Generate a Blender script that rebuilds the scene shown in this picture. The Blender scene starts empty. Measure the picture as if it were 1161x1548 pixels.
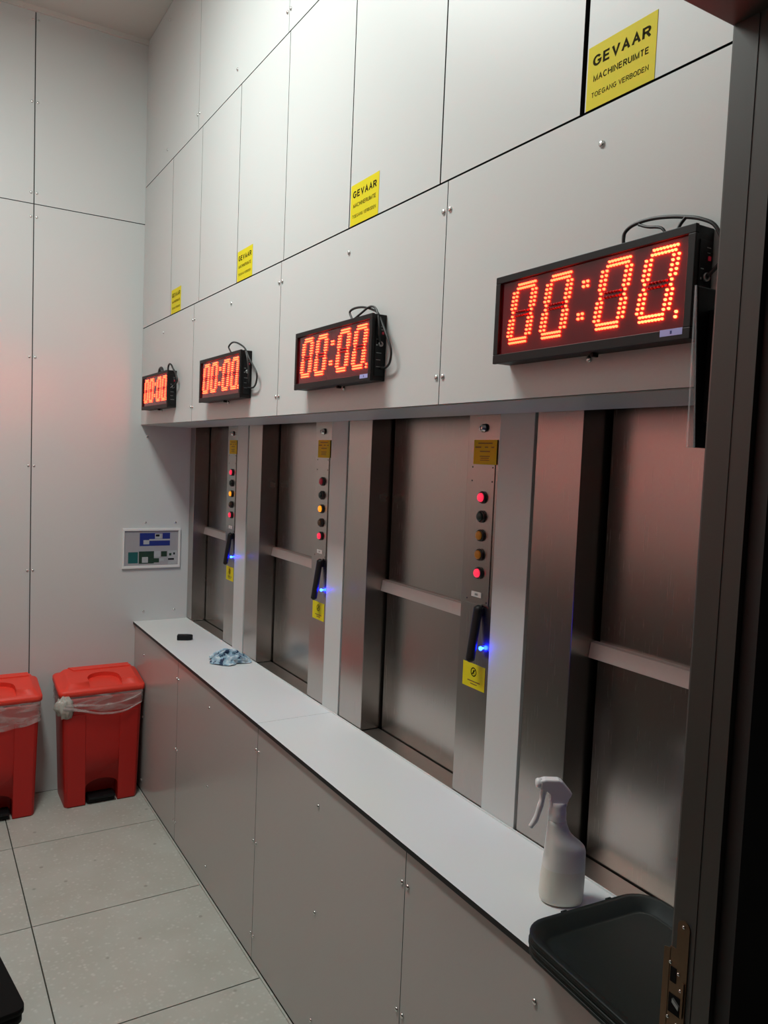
import bpy, bmesh, math, random
from mathutils import Vector, Matrix, noise

random.seed(7)
SC = bpy.context.scene
COL = SC.collection

# ------------------------------------------------------------------ camera
cam_d = bpy.data.cameras.new('camera')
cam = bpy.data.objects.new('camera', cam_d)
COL.objects.link(cam)
cam_d.sensor_fit = 'VERTICAL'
cam_d.sensor_height = 36.0
cam_d.sensor_width = 27.0
cam_d.lens = 36.0 * 1180.86 / 1548.0
cam_d.clip_start = 0.02
R_ = Vector((0.85646356, -0.51459277, 0.04079769))
U_ = Vector((-0.00048097, 0.07823797, 0.9969346))
F_ = Vector((0.51620726, 0.85385778, -0.06676047))
cam.matrix_world = Matrix(((R_.x, U_.x, -F_.x, -0.95004),
                           (R_.y, U_.y, -F_.y, 0.0),
                           (R_.z, U_.z, -F_.z, 1.63570),
                           (0, 0, 0, 1)))
SC.camera = cam

# ------------------------------------------------------------------ world, exposure
world = bpy.data.worlds.new('world')
SC.world = world
world.use_nodes = True
world.node_tree.nodes['Background'].inputs[0].default_value = (0.9, 0.85, 0.8, 1)
world.node_tree.nodes['Background'].inputs[1].default_value = 0.012
SC.view_settings.view_transform = 'Standard'
SC.view_settings.look = 'None'
SC.view_settings.gamma = 1.0
SC.view_settings.exposure = 0.0
SC.view_settings.use_curve_mapping = False
LIGHT_WATTS = 43.5
LIGHT_COLOR = (0.925, 1.0, 0.962)
LED_POWER = 118.0

# ------------------------------------------------------------------ dimensions
D = 3.89          # far wall
ZB = 1.755        # underside of the fascia
Z1 = 2.2185       # seam between fascia and hatch row
Z2 = 2.882        # seam between hatch row and top row
ZC = 3.556        # ceiling
S = 0.247         # front plane of the lifts
H = 0.789         # worktop
XO = -1.62        # opposite wall
YN = 0.606        # room face of the near wall
XJ = -0.142       # door jamb face


# ------------------------------------------------------------------ materials
def mat(name, color, rough=0.5, metal=0.0, spec=0.5, emit=None, emit_s=0.0, coat=0.0, alpha=1.0,
        noise_amt=0.0, noise_scale=30.0, bump=0.0, bump_scale=200.0, stretch=None, rough_amt=0.0, trans=0.0):
    m = bpy.data.materials.new(name)
    m.use_nodes = True
    nt = m.node_tree
    b = nt.nodes['Principled BSDF']
    b.inputs['Base Color'].default_value = (*color, 1)
    b.inputs['Roughness'].default_value = rough
    b.inputs['Metallic'].default_value = metal
    b.inputs['Specular IOR Level'].default_value = spec
    b.inputs['Coat Weight'].default_value = coat
    b.inputs['Coat Roughness'].default_value = 0.04
    b.inputs['Alpha'].default_value = alpha
    b.inputs['Transmission Weight'].default_value = trans
    if emit:
        b.inputs['Emission Color'].default_value = (*emit, 1)
        b.inputs['Emission Strength'].default_value = emit_s
    if noise_amt or bump or rough_amt:
        tc = nt.nodes.new('ShaderNodeTexCoord')
        mp = nt.nodes.new('ShaderNodeMapping')
        if stretch:
            mp.inputs['Scale'].default_value = stretch
        nt.links.new(tc.outputs['Object'], mp.inputs['Vector'])
        n = nt.nodes.new('ShaderNodeTexNoise')
        n.inputs['Scale'].default_value = noise_scale
        n.inputs['Detail'].default_value = 4
        nt.links.new(mp.outputs['Vector'], n.inputs['Vector'])
        if noise_amt:
            r = nt.nodes.new('ShaderNodeMix')
            r.data_type = 'RGBA'
            r.inputs[6].default_value = (*[c * (1 - noise_amt) for c in color], 1)
            r.inputs[7].default_value = (*[min(1, c * (1 + noise_amt)) for c in color], 1)
            nt.links.new(n.outputs['Fac'], r.inputs[0])
            nt.links.new(r.outputs[2], b.inputs['Base Color'])
        if rough_amt:
            mr = nt.nodes.new('ShaderNodeMapRange')
            mr.inputs['To Min'].default_value = max(0.02, rough - rough_amt)
            mr.inputs['To Max'].default_value = rough + rough_amt
            nt.links.new(n.outputs['Fac'], mr.inputs['Value'])
            nt.links.new(mr.outputs['Result'], b.inputs['Roughness'])
        if bump:
            n2 = nt.nodes.new('ShaderNodeTexNoise')
            n2.inputs['Scale'].default_value = bump_scale
            n2.inputs['Detail'].default_value = 3
            nt.links.new(mp.outputs['Vector'], n2.inputs['Vector'])
            bp = nt.nodes.new('ShaderNodeBump')
            bp.inputs['Strength'].default_value = bump
            bp.inputs['Distance'].default_value = 0.002
            nt.links.new(n2.outputs['Fac'], bp.inputs['Height'])
            nt.links.new(bp.outputs['Normal'], b.inputs['Normal'])
    return m


M = {}
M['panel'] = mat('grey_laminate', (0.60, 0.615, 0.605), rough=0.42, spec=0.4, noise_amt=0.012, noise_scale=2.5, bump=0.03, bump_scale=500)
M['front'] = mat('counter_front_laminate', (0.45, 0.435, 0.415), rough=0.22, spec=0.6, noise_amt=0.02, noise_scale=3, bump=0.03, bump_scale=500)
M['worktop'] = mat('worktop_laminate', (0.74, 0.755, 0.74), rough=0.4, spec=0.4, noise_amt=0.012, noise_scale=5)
M['core'] = mat('black_laminate_core', (0.008, 0.008, 0.008), rough=0.6)
M['void'] = mat('dark_cavity', (0.006, 0.006, 0.006), rough=0.9, spec=0.1)
M['seam'] = mat('grey_seam_backing', (0.09, 0.09, 0.09), rough=0.8, spec=0.1)
M['ceiling'] = mat('ceiling_paint', (0.62, 0.60, 0.56), rough=0.8, spec=0.2, bump=0.1, bump_scale=120)
M['wall'] = mat('wall_paint', (0.42, 0.42, 0.41), rough=0.7, spec=0.3, noise_amt=0.02, noise_scale=4)
M['steel'] = mat('brushed_steel', (0.475, 0.43, 0.40), rough=0.27, metal=1.0, stretch=(1, 160, 1.5), noise_scale=6, noise_amt=0.013, rough_amt=0.010)
M['sill'] = mat('sill_steel', (0.48, 0.45, 0.42), rough=0.38, metal=1.0, noise_amt=0.05, noise_scale=40)
M['lip'] = mat('satin_aluminium', (0.62, 0.585, 0.57), rough=0.55, metal=0.35, noise_amt=0.02, noise_scale=60)
M['screw'] = mat('zinc_screw', (0.75, 0.74, 0.72), rough=0.25, metal=1.0, noise_amt=0.03)
M['black'] = mat('black_plastic', (0.008, 0.008, 0.009), rough=0.45, spec=0.25, noise_amt=0.05)
M['clock_case'] = mat('black_powder_coat', (0.0085, 0.0065, 0.0065), rough=0.5, spec=0.28, bump=0.12, bump_scale=900)
M['clock_face'] = mat('smoked_red_face', (0.10, 0.003, 0.007), rough=0.12, spec=0.4, noise_amt=0.02)
M['led'] = mat('lit_red_led', (0.8, 0.05, 0.02), rough=0.4, emit=(1.0, 0.026, 0.008), emit_s=LED_POWER, noise_amt=0.01)
M['led_off'] = mat('unlit_red_led', (0.30, 0.006, 0.012), rough=0.3, noise_amt=0.02)
M['cable'] = mat('black_cable', (0.02, 0.02, 0.02), rough=0.45, noise_amt=0.05)
M['port'] = mat('port_metal', (0.45, 0.44, 0.44), rough=0.35, metal=0.8, noise_amt=0.03)
M['port_dark'] = mat('dark_grey_marking', (0.11, 0.11, 0.11), rough=0.5, noise_amt=0.03)
M['lav'] = mat('lavender_label', (0.42, 0.42, 0.78), rough=0.5, noise_amt=0.05, noise_scale=90)
M['yellow'] = mat('yellow_sticker', (0.72, 0.61, 0.012), rough=0.6, spec=0.2, noise_amt=0.02)
M['amber'] = mat('amber_sticker', (0.66, 0.43, 0.012), rough=0.6, spec=0.2, noise_amt=0.03)
M['ink'] = mat('black_ink', (0.028, 0.024, 0.006), rough=0.8, spec=0.05, noise_amt=0.02)
M['ink_soft'] = mat('worn_brown_ink', (0.22, 0.12, 0.012), rough=0.6, noise_amt=0.05)
M['white'] = mat('white_label', (0.78, 0.76, 0.74), rough=0.5, noise_amt=0.02)
M['ring'] = mat('button_ring', (0.05, 0.045, 0.043), rough=0.35, metal=0.6, noise_amt=0.03)
M['red_lit'] = mat('lit_red_lens', (0.8, 0.03, 0.08), rough=0.3, emit=(1.0, 0.035, 0.09), emit_s=0.85, noise_amt=0.02)
M['red_dim'] = mat('dim_red_lens', (0.32, 0.02, 0.04), rough=0.3, emit=(1.0, 0.03, 0.07), emit_s=0.06, noise_amt=0.02)
M['orange_lit'] = mat('lit_amber_lens', (0.9, 0.4, 0.02), rough=0.3, emit=(1.0, 0.36, 0.02), emit_s=0.9, noise_amt=0.02)
M['orange_dim'] = mat('dim_amber_lens', (0.42, 0.17, 0.02), rough=0.3, emit=(1.0, 0.35, 0.02), emit_s=0.05, noise_amt=0.02)
M['brown_off'] = mat('unlit_brown_lens', (0.13, 0.07, 0.03), rough=0.3, noise_amt=0.02)
M['green_off'] = mat('unlit_green_lens', (0.018, 0.035, 0.028), rough=0.3, noise_amt=0.02)
M['blue_led'] = mat('lit_blue_led', (0.05, 0.1, 0.9), rough=0.3, emit=(0.0012, 0.006, 1.0), emit_s=220.0, noise_amt=0.01)
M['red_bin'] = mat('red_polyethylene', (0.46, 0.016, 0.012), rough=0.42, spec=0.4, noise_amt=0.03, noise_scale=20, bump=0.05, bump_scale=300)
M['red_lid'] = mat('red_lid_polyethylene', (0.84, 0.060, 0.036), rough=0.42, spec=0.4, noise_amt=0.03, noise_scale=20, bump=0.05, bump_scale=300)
M['bottle'] = mat('translucent_polyethylene', (0.74, 0.74, 0.70), rough=0.38, noise_amt=0.02)
M['liquid'] = mat('bottle_filled_part', (0.70, 0.69, 0.61), rough=0.38, noise_amt=0.02)
M['sprayer'] = mat('white_sprayer_plastic', (0.80, 0.77, 0.77), rough=0.28, noise_amt=0.01)
M['tray'] = mat('dark_tray_fibreglass', (0.0045, 0.0082, 0.0068), rough=0.5, spec=0.32, noise_amt=0.15, noise_scale=150, bump=0.1, bump_scale=700)
M['jamb'] = mat('grey_brown_frame_paint', (0.05, 0.046, 0.040), rough=0.45, noise_amt=0.02)
M['jamb_dark'] = mat('unlit_outer_face', (0.02, 0.018, 0.017), rough=0.6, noise_amt=0.05)  # near-black colour stands in for the unlit corridor side
M['brass'] = mat('worn_bronze_plate', (0.20, 0.125, 0.075), rough=0.4, metal=0.9, noise_amt=0.12, noise_scale=60)
M['acrylic'] = mat('clear_acrylic', (0.9, 0.92, 0.95), rough=0.03, spec=0.6, alpha=0.22, noise_amt=0.005)
M['sign_back'] = mat('sign_grey', (0.36, 0.345, 0.36), rough=0.45, noise_amt=0.03)
M['sign_blue'] = mat('sign_blue', (0.010, 0.026, 0.19), rough=0.45, noise_amt=0.15, noise_scale=60)
M['sign_teal'] = mat('sign_teal', (0.006, 0.10, 0.10), rough=0.45, noise_amt=0.1, noise_scale=60)
M['sign_green'] = mat('sign_dark_green', (0.012, 0.04, 0.018), rough=0.45, noise_amt=0.2, noise_scale=60)
M['sign_pale'] = mat('sign_pale', (0.42, 0.43, 0.44), rough=0.45, noise_amt=0.15, noise_scale=90)
M['trolley'] = mat('matt_black_trolley', (0.0022, 0.0022, 0.0022), rough=0.6, spec=0.12, noise_amt=0.1)
M['diffuser'] = mat('lamp_diffuser', (0.9, 0.9, 0.88), rough=0.5, emit=LIGHT_COLOR, emit_s=2.0, noise_amt=0.005)
M['lampmetal'] = mat('lamp_housing', (0.75, 0.75, 0.73), rough=0.5, noise_amt=0.01)
M['dark_wall'] = mat('dark_brown_wall', (0.045, 0.038, 0.032), rough=0.7, noise_amt=0.05)


def film_material():
    m = bpy.data.materials.new('clear_bin_liner_film')
    m.use_nodes = True
    nt = m.node_tree
    b = nt.nodes['Principled BSDF']
    b.inputs['Base Color'].default_value = (0.66, 0.55, 0.53, 1)
    b.inputs['Roughness'].default_value = 0.22
    tc = nt.nodes.new('ShaderNodeTexCoord')
    mp = nt.nodes.new('ShaderNodeMapping')
    mp.inputs['Scale'].default_value = (1, 1, 4)
    n = nt.nodes.new('ShaderNodeTexNoise')
    n.inputs['Scale'].default_value = 9
    n.inputs['Detail'].default_value = 5
    n.inputs['Distortion'].default_value = 1.2
    mr = nt.nodes.new('ShaderNodeMapRange')
    mr.inputs['From Min'].default_value = 0.4
    mr.inputs['From Max'].default_value = 0.75
    mr.inputs['To Min'].default_value = 0.22
    mr.inputs['To Max'].default_value = 0.7
    nt.links.new(tc.outputs['Object'], mp.inputs['Vector'])
    nt.links.new(mp.outputs['Vector'], n.inputs['Vector'])
    nt.links.new(n.outputs['Fac'], mr.inputs['Value'])
    nt.links.new(mr.outputs['Result'], b.inputs['Alpha'])
    bp = nt.nodes.new('ShaderNodeBump')
    bp.inputs['Strength'].default_value = 0.5
    bp.inputs['Distance'].default_value = 0.01
    nt.links.new(n.outputs['Fac'], bp.inputs['Height'])
    nt.links.new(bp.outputs['Normal'], b.inputs['Normal'])
    return m


def directional_emitter(m, axis, base, gain):
    # a lens throws most of the light forward: strength grows with the cosine to the lens axis
    nt = m.node_tree
    b = nt.nodes['Principled BSDF']
    p = b.inputs['Emission Strength'].default_value
    g = nt.nodes.new('ShaderNodeNewGeometry')
    d = nt.nodes.new('ShaderNodeVectorMath')
    d.operation = 'DOT_PRODUCT'
    d.inputs[1].default_value = axis
    mx = nt.nodes.new('ShaderNodeMath')
    mx.operation = 'MAXIMUM'
    mx.inputs[1].default_value = 0.0
    sq = nt.nodes.new('ShaderNodeMath')
    sq.operation = 'POWER'
    sq.inputs[1].default_value = 16.0
    ma = nt.nodes.new('ShaderNodeMath')
    ma.operation = 'MULTIPLY_ADD'
    ma.inputs[1].default_value = gain * p
    ma.inputs[2].default_value = base * p
    nt.links.new(g.outputs['Incoming'], d.inputs[0])
    nt.links.new(d.outputs['Value'], mx.inputs[0])
    nt.links.new(mx.outputs[0], sq.inputs[0])
    nt.links.new(sq.outputs[0], ma.inputs[0])
    nt.links.new(ma.outputs[0], b.inputs['Emission Strength'])


directional_emitter(M['led'], (-1, 0, 0), 0.18, 14.0)

M['film'] = film_material()
M['knot'] = mat('bunched_film', (0.62, 0.59, 0.53), rough=0.25, alpha=0.85, noise_amt=0.1, noise_scale=40)


def floor_material():
    m = bpy.data.materials.new('speckled_floor_tile')
    m.use_nodes = True
    nt = m.node_tree
    b = nt.nodes['Principled BSDF']
    b.inputs['Roughness'].default_value = 0.42
    b.inputs['Specular IOR Level'].default_value = 0.4
    tc = nt.nodes.new('ShaderNodeTexCoord')
    n1 = nt.nodes.new('ShaderNodeTexNoise')
    n1.inputs['Scale'].default_value = 5
    n1.inputs['Detail'].default_value = 6
    r1 = nt.nodes.new('ShaderNodeValToRGB')
    r1.color_ramp.elements[0].position = 0.3
    r1.color_ramp.elements[0].color = (0.45, 0.45, 0.40, 1)
    r1.color_ramp.elements[1].position = 0.7
    r1.color_ramp.elements[1].color = (0.51, 0.52, 0.475, 1)
    v = nt.nodes.new('ShaderNodeTexVoronoi')
    v.inputs['Scale'].default_value = 58
    rv = nt.nodes.new('ShaderNodeValToRGB')
    rv.color_ramp.elements[0].position = 0.08
    rv.color_ramp.elements[0].color = (1, 1, 1, 1)
    rv.color_ramp.elements[1].position = 0.42
    rv.color_ramp.elements[1].color = (0, 0, 0, 1)
    n2 = nt.nodes.new('ShaderNodeTexNoise')
    n2.inputs['Scale'].default_value = 38
    n2.inputs['Detail'].default_value = 2
    rn = nt.nodes.new('ShaderNodeValToRGB')
    rn.color_ramp.elements[0].position = 0.40
    rn.color_ramp.elements[1].position = 0.62
    mu = nt.nodes.new('ShaderNodeMath')
    mu.operation = 'MULTIPLY'
    mx = nt.nodes.new('ShaderNodeMix')
    mx.data_type = 'RGBA'
    mx.inputs[7].default_value = (0.61, 0.615, 0.57, 1)
    v2 = nt.nodes.new('ShaderNodeTexVoronoi')
    v2.inputs['Scale'].default_value = 11
    v2.inputs['Randomness'].default_value = 1
    rv2 = nt.nodes.new('ShaderNodeValToRGB')
    rv2.color_ramp.elements[0].position = 0.05
    rv2.color_ramp.elements[0].color = (0.5, 0.5, 0.5, 1)
    rv2.color_ramp.elements[1].position = 0.10
    rv2.color_ramp.elements[1].color = (0, 0, 0, 1)
    mx2 = nt.nodes.new('ShaderNodeMix')
    mx2.data_type = 'RGBA'
    mx2.inputs[7].default_value = (0.16, 0.155, 0.12, 1)
    for nn in (n1, v, n2, v2):
        nt.links.new(tc.outputs['Object'], nn.inputs['Vector'])
    nt.links.new(n1.outputs['Fac'], r1.inputs['Fac'])
    nt.links.new(v.outputs['Distance'], rv.inputs['Fac'])
    nt.links.new(n2.outputs['Fac'], rn.inputs['Fac'])
    nt.links.new(rv.outputs['Color'], mu.inputs[0])
    nt.links.new(rn.outputs['Color'], mu.inputs[1])
    nt.links.new(mu.outputs['Value'], mx.inputs[0])
    nt.links.new(r1.outputs['Color'], mx.inputs[6])
    nt.links.new(v2.outputs['Distance'], rv2.inputs['Fac'])
    nt.links.new(rv2.outputs['Color'], mx2.inputs[0])
    nt.links.new(mx.outputs[2], mx2.inputs[6])
    nt.links.new(mx2.outputs[2], b.inputs['Base Color'])
    return m


M['tile'] = floor_material()
M['grout'] = mat('dark_tile_joint', (0.05, 0.05, 0.04), rough=0.9, noise_amt=0.1)


def cloth_material():
    m = bpy.data.materials.new('navy_shaded_blue_cloth')
    m.use_nodes = True
    nt = m.node_tree
    b = nt.nodes['Principled BSDF']
    b.inputs['Roughness'].default_value = 0.85
    tc = nt.nodes.new('ShaderNodeTexCoord')
    n = nt.nodes.new('ShaderNodeTexNoise')
    n.inputs['Scale'].default_value = 34
    n.inputs['Detail'].default_value = 2
    r = nt.nodes.new('ShaderNodeValToRGB')
    e = r.color_ramp.elements
    e[0].position = 0.0
    e[0].color = (0.025, 0.05, 0.10, 1)
    e[1].position = 1.0
    e[1].color = (0.55, 0.68, 0.74, 1)
    for ps, c in ((0.40, (0.02, 0.04, 0.09, 1)), (0.44, (0.24, 0.38, 0.48, 1)), (0.56, (0.40, 0.55, 0.65, 1)), (0.62, (0.66, 0.76, 0.80, 1))):  # darkest tones: navy spots, plus fold shadows put into the colour
        x = e.new(ps)
        x.color = c
    nt.links.new(tc.outputs['Object'], n.inputs['Vector'])
    nt.links.new(n.outputs['Fac'], r.inputs['Fac'])
    nt.links.new(r.outputs['Color'], b.inputs['Base Color'])
    return m


M['cloth'] = cloth_material()


# ------------------------------------------------------------------ mesh helpers
class MB:
    """collects geometry with material slots; build() links it as one mesh object"""

    def __init__(self):
        self.bm = bmesh.new()
        self.mats = []

    def mi(self, m):
        if m not in self.mats:
            self.mats.append(m)
        return self.mats.index(m)

    def box(self, x0, x1, y0, y1, z0, z1, m, edge=None, axis=None, bevel=0.0):
        """edge: another material for the faces not looking along axis"""
        k = self.mi(m)
        ke = self.mi(edge) if edge else k
        vs = [self.bm.verts.new((x, y, z)) for x in (x0, x1) for y in (y0, y1) for z in (z0, z1)]
        quads = [((0, 1, 3, 2), 0), ((4, 6, 7, 5), 0), ((0, 4, 5, 1), 1), ((2, 3, 7, 6), 1), ((0, 2, 6, 4), 2), ((1, 5, 7, 3), 2)]
        fs = []
        for q, ax in quads:
            f = self.bm.faces.new([vs[i] for i in q])
            f.material_index = k if (edge is None or ax == axis) else ke
            fs.append(f)
        if bevel:
            es = list({e for f in fs for e in f.edges})
            bmesh.ops.bevel(self.bm, geom=es, offset=bevel, segments=2, affect='EDGES', profile=0.5, clamp_overlap=True)
        return self

    def poly(self, pts, vec, m, bevel=0.0, seg=2):
        """closed outline pts (3D), extruded by vec"""
        k = self.mi(m)
        vec = Vector(vec)
        a = [self.bm.verts.new(p) for p in pts]
        b = [self.bm.verts.new(Vector(p) + vec) for p in pts]
        fs = [self.bm.faces.new(a), self.bm.faces.new(b[::-1])]
        n = len(pts)
        for i in range(n):
            fs.append(self.bm.faces.new((a[i], b[i], b[(i + 1) % n], a[(i + 1) % n])))
        for f in fs:
            f.material_index = k
        if bevel:
            es = [e for f in fs[:2] for e in f.edges]
            bmesh.ops.bevel(self.bm, geom=es, offset=bevel, segments=seg, affect='EDGES', profile=0.5, clamp_overlap=True)
        return self

    def rings(self, rings, m, caps=True, closed=True):
        """loft through rings (lists of points, all the same length)"""
        k = self.mi(m)
        vr = [[self.bm.verts.new(p) for p in r] for r in rings]
        n = len(rings[0])
        for i in range(len(vr) - 1):
            for j in range(n if closed else n - 1):
                f = self.bm.faces.new((vr[i][j], vr[i][(j + 1) % n], vr[i + 1][(j + 1) % n], vr[i + 1][j]))
                f.material_index = k
                f.smooth = True
        if caps:
            for r in (vr[0][::-1], vr[-1]):
                f = self.bm.faces.new(r)
                f.material_index = k
        return self

    def tube(self, pts, rad, m, seg=8, sub=4):
        pts = [Vector(p) for p in pts]
        rads = rad if isinstance(rad, (list, tuple)) else [rad] * len(pts)
        P, Q = [], []
        for i in range(len(pts) - 1):
            p0, p1, p2, p3 = pts[max(i - 1, 0)], pts[i], pts[i + 1], pts[min(i + 2, len(pts) - 1)]
            for s in range(sub):
                t = s / sub
                P.append(0.5 * ((2 * p1) + (p2 - p0) * t + (2 * p0 - 5 * p1 + 4 * p2 - p3) * t * t + (-p0 + 3 * p1 - 3 * p2 + p3) * t ** 3))
                Q.append(rads[i] * (1 - t) + rads[i + 1] * t)
        P.append(pts[-1])
        Q.append(rads[-1])
        rings = []
        up = Vector((0.31, 0.17, 0.93))
        for i, p in enumerate(P):
            d = (P[min(i + 1, len(P) - 1)] - P[max(i - 1, 0)]).normalized()
            a = d.cross(up)
            if a.length < 1e-3:
                a = d.cross(Vector((1, 0, 0)))
            a.normalize()
            b = d.cross(a)
            rings.append([p + Q[i] * (math.cos(2 * math.pi * j / seg) * a + math.sin(2 * math.pi * j / seg) * b) for j in range(seg)])
        return self.rings(rings, m)

    def disc(self, c, axis, prof, m, seg=20):
        """lathe about axis from c; prof = [(radius, height)]"""
        ax = Vector(axis).normalized()
        a = ax.orthogonal().normalized()
        b = ax.cross(a)
        c = Vector(c)
        rings = [[c + ax * h + r * (math.cos(2 * math.pi * j / seg) * a + math.sin(2 * math.pi * j / seg) * b) for j in range(seg)] for r, h in prof]
        return self.rings(rings, m)

    def build(self, name, parent=None, smooth=False, loc=None, fix=True, bevel_mod=0):
        if fix:
            bmesh.ops.recalc_face_normals(self.bm, faces=self.bm.faces[:])
        me = bpy.data.meshes.new(name)
        self.bm.to_mesh(me)
        self.bm.free()
        for m in self.mats:
            me.materials.append(m)
        if smooth:
            for p in me.polygons:
                p.use_smooth = True
        o = bpy.data.objects.new(name, me)
        COL.objects.link(o)
        if loc is not None:                       # own origin for a thing that is one mesh
            me.transform(Matrix.Translation(-Vector(loc)))
            o.location = loc
        if parent is not None:
            o.parent = parent
            w = world_of(parent)
            me.transform(w.inverted())
        return o


def world_of(o):
    m = Matrix.LocRotScale(o.location, o.rotation_euler, None)
    return world_of(o.parent) @ m if o.parent else m


def thing(name, loc, label, cat, group=None, rz=0.0):
    o = bpy.data.objects.new(name, None)
    COL.objects.link(o)
    o.empty_display_size = 0.05
    o.location = loc
    o.rotation_euler = (0, 0, rz)
    return tag(o, label, cat, group)


def tag(o, label, cat, group=None):
    o['label'] = label
    o['category'] = cat
    if group:
        o['group'] = group
    return o


def struct(o, label=None):
    o['kind'] = 'structure'
    if label:
        o['label'] = label
    return o


def part(mesh, name, parent, local):
    """a further part that shares mesh data, placed at local in its parent's frame"""
    o = bpy.data.objects.new(name, mesh)
    o.location = local
    o.parent = parent
    COL.objects.link(o)
    return o


def arc(cx, cy, rx, ry, a0, a1, n=8):
    return [(cx + rx * math.cos(math.radians(a0 + (a1 - a0) * k / n)), cy + ry * math.sin(math.radians(a0 + (a1 - a0) * k / n))) for k in range(n + 1)]


GLYPH = {   # centre lines of plain sans capitals: width, strokes; a stroke that ends where it starts is closed
    'G': (0.78, [arc(0.39, 0.5, 0.39, 0.5, 40, 322, 16) + [(0.76, 0.44), (0.42, 0.44)]]),
    'C': (0.74, [arc(0.39, 0.5, 0.39, 0.5, 42, 318, 16)]),
    'O': (0.80, [arc(0.40, 0.5, 0.40, 0.5, 0, 360, 24)]),
    'E': (0.60, [[(0.60, 1), (0, 1), (0, 0), (0.62, 0)], [(0, 0.52), (0.55, 0.52)]]),
    'V': (0.70, [[(0, 1.06), (0.35, 0.0), (0.70, 1.06)]]),
    'A': (0.72, [[(0, -0.06), (0.36, 1.0), (0.72, -0.06)], [(0.14, 0.34), (0.58, 0.34)]]),
    'R': (0.66, [[(0, -0.06), (0, 1)] + [(0.40, 1)] + arc(0.40, 0.755, 0.235, 0.245, 90, -90, 8)[1:] + [(0, 0.51)], [(0.34, 0.50), (0.68, -0.06)]]),
    'M': (0.80, [[(0, -0.06), (0, 1), (0.40, 0.0), (0.80, 1), (0.80, -0.06)]]),
    'H': (0.66, [[(0, -0.06), (0, 1.06)], [(0.66, -0.06), (0.66, 1.06)], [(0, 0.53), (0.66, 0.53)]]),
    'I': (0.02, [[(0.01, -0.06), (0.01, 1.06)]]),
    'N': (0.66, [[(0, -0.06), (0, 1), (0.66, 0), (0.66, 1.06)]]),
    'U': (0.66, [[(0, 1.06), (0, 0.33)] + arc(0.33, 0.33, 0.33, 0.33, 180, 360, 10)[1:] + [(0.66, 1.06)]]),
    'T': (0.64, [[(0, 1), (0.64, 1)], [(0.32, 1), (0.32, -0.06)]]),
    'B': (0.64, [[(0, 0), (0, 1), (0.38, 1)] + arc(0.38, 0.765, 0.215, 0.235, 90, -90, 8)[1:] + [(0, 0.53)], [(0.38, 0.53)] + arc(0.38, 0.265, 0.25, 0.265, 90, -90, 8)[1:] + [(0, 0)]]),
    'D': (0.70, [[(0, 0), (0, 1), (0.32, 1)] + arc(0.32, 0.5, 0.38, 0.5, 90, -90, 12)[1:] + [(0, 0)]]),
}


def lettering(text, width, height, weight):
    """flat capitals as a mesh (x right, y up), centred, scaled to width x height; strokes are ribbons with mitred corners"""
    bm = bmesh.new()
    x = 0.0
    lay = 0
    for ch in text:
        if ch == ' ':
            x += 0.42
            continue
        w, strokes = GLYPH[ch]
        for st in strokes:
            P = [Vector((x + a, b)) for a, b in st]
            closed = (P[0] - P[-1]).length < 1e-6
            if closed:
                P = P[:-1]
            n = len(P)
            L, R = [], []
            for i in range(n):
                d0 = (P[i] - P[i - 1]).normalized() if (i > 0 or closed) else None
                d1 = (P[(i + 1) % n] - P[i]).normalized() if (i < n - 1 or closed) else None
                d0 = d0 or d1
                d1 = d1 or d0
                n0 = Vector((-d0.y, d0.x))
                n1 = Vector((-d1.y, d1.x))
                m = (n0 + n1)
                m = m.normalized() if m.length > 1e-4 else n0
                k = (weight / 2) / max(0.45, m.dot(n0))
                L.append(bm.verts.new((P[i].x + m.x * k, P[i].y + m.y * k, lay * 2e-4)))
                R.append(bm.verts.new((P[i].x - m.x * k, P[i].y - m.y * k, lay * 2e-4)))
            for i in range(n if closed else n - 1):
                j = (i + 1) % n
                bm.faces.new((R[i], R[j], L[j], L[i]))
            lay += 1
        x += w + 0.14 + weight
    me = bpy.data.meshes.new('lettering')
    bm.to_mesh(me)
    bm.free()
    xs = [v.co.x for v in me.vertices]
    ys = [v.co.y for v in me.vertices]
    cx, cy = (min(xs) + max(xs)) / 2, (min(ys) + max(ys)) / 2
    sx, sy = width / (max(xs) - min(xs)), height / (max(ys) - min(ys))
    for v in me.vertices:
        v.co.x = (v.co.x - cx) * sx
        v.co.y = (v.co.y - cy) * sy
        v.co.z *= 0.01
    return me


# screws share one mesh per direction
def screw_mesh(axis):
    mb = MB()
    mb.disc((0, 0, 0), axis, [(0.0058, 0.0), (0.0058, 0.0012), (0.0050, 0.0028), (0.0030, 0.0038), (0.0008, 0.0041)], M['screw'], seg=12)
    o = mb.build('screw', smooth=True)
    me = o.data
    bpy.data.objects.remove(o)
    return me


SCREW_X = screw_mesh((-1, 0, 0))
SCREW_Y = screw_mesh((0, -1, 0))


def panel_x(parent, y0, y1, z0, z1, x=0.0, t=0.008, m=None, gap=0.0015, screws=(), name='panel', gz=None):
    """laminate sheet with a black core facing -x"""
    gz = gap if gz is None else gz
    mb = MB()
    mb.box(x, x + t, y0 + gap, y1 - gap, z0 + gz, z1 - gz, m or M['panel'], edge=M['core'], axis=0)
    o = mb.build(name, parent)
    for (sy, sz) in screws:
        part(SCREW_X, 'screw', o, (x - 0.0002, sy, sz))
    return o


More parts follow.
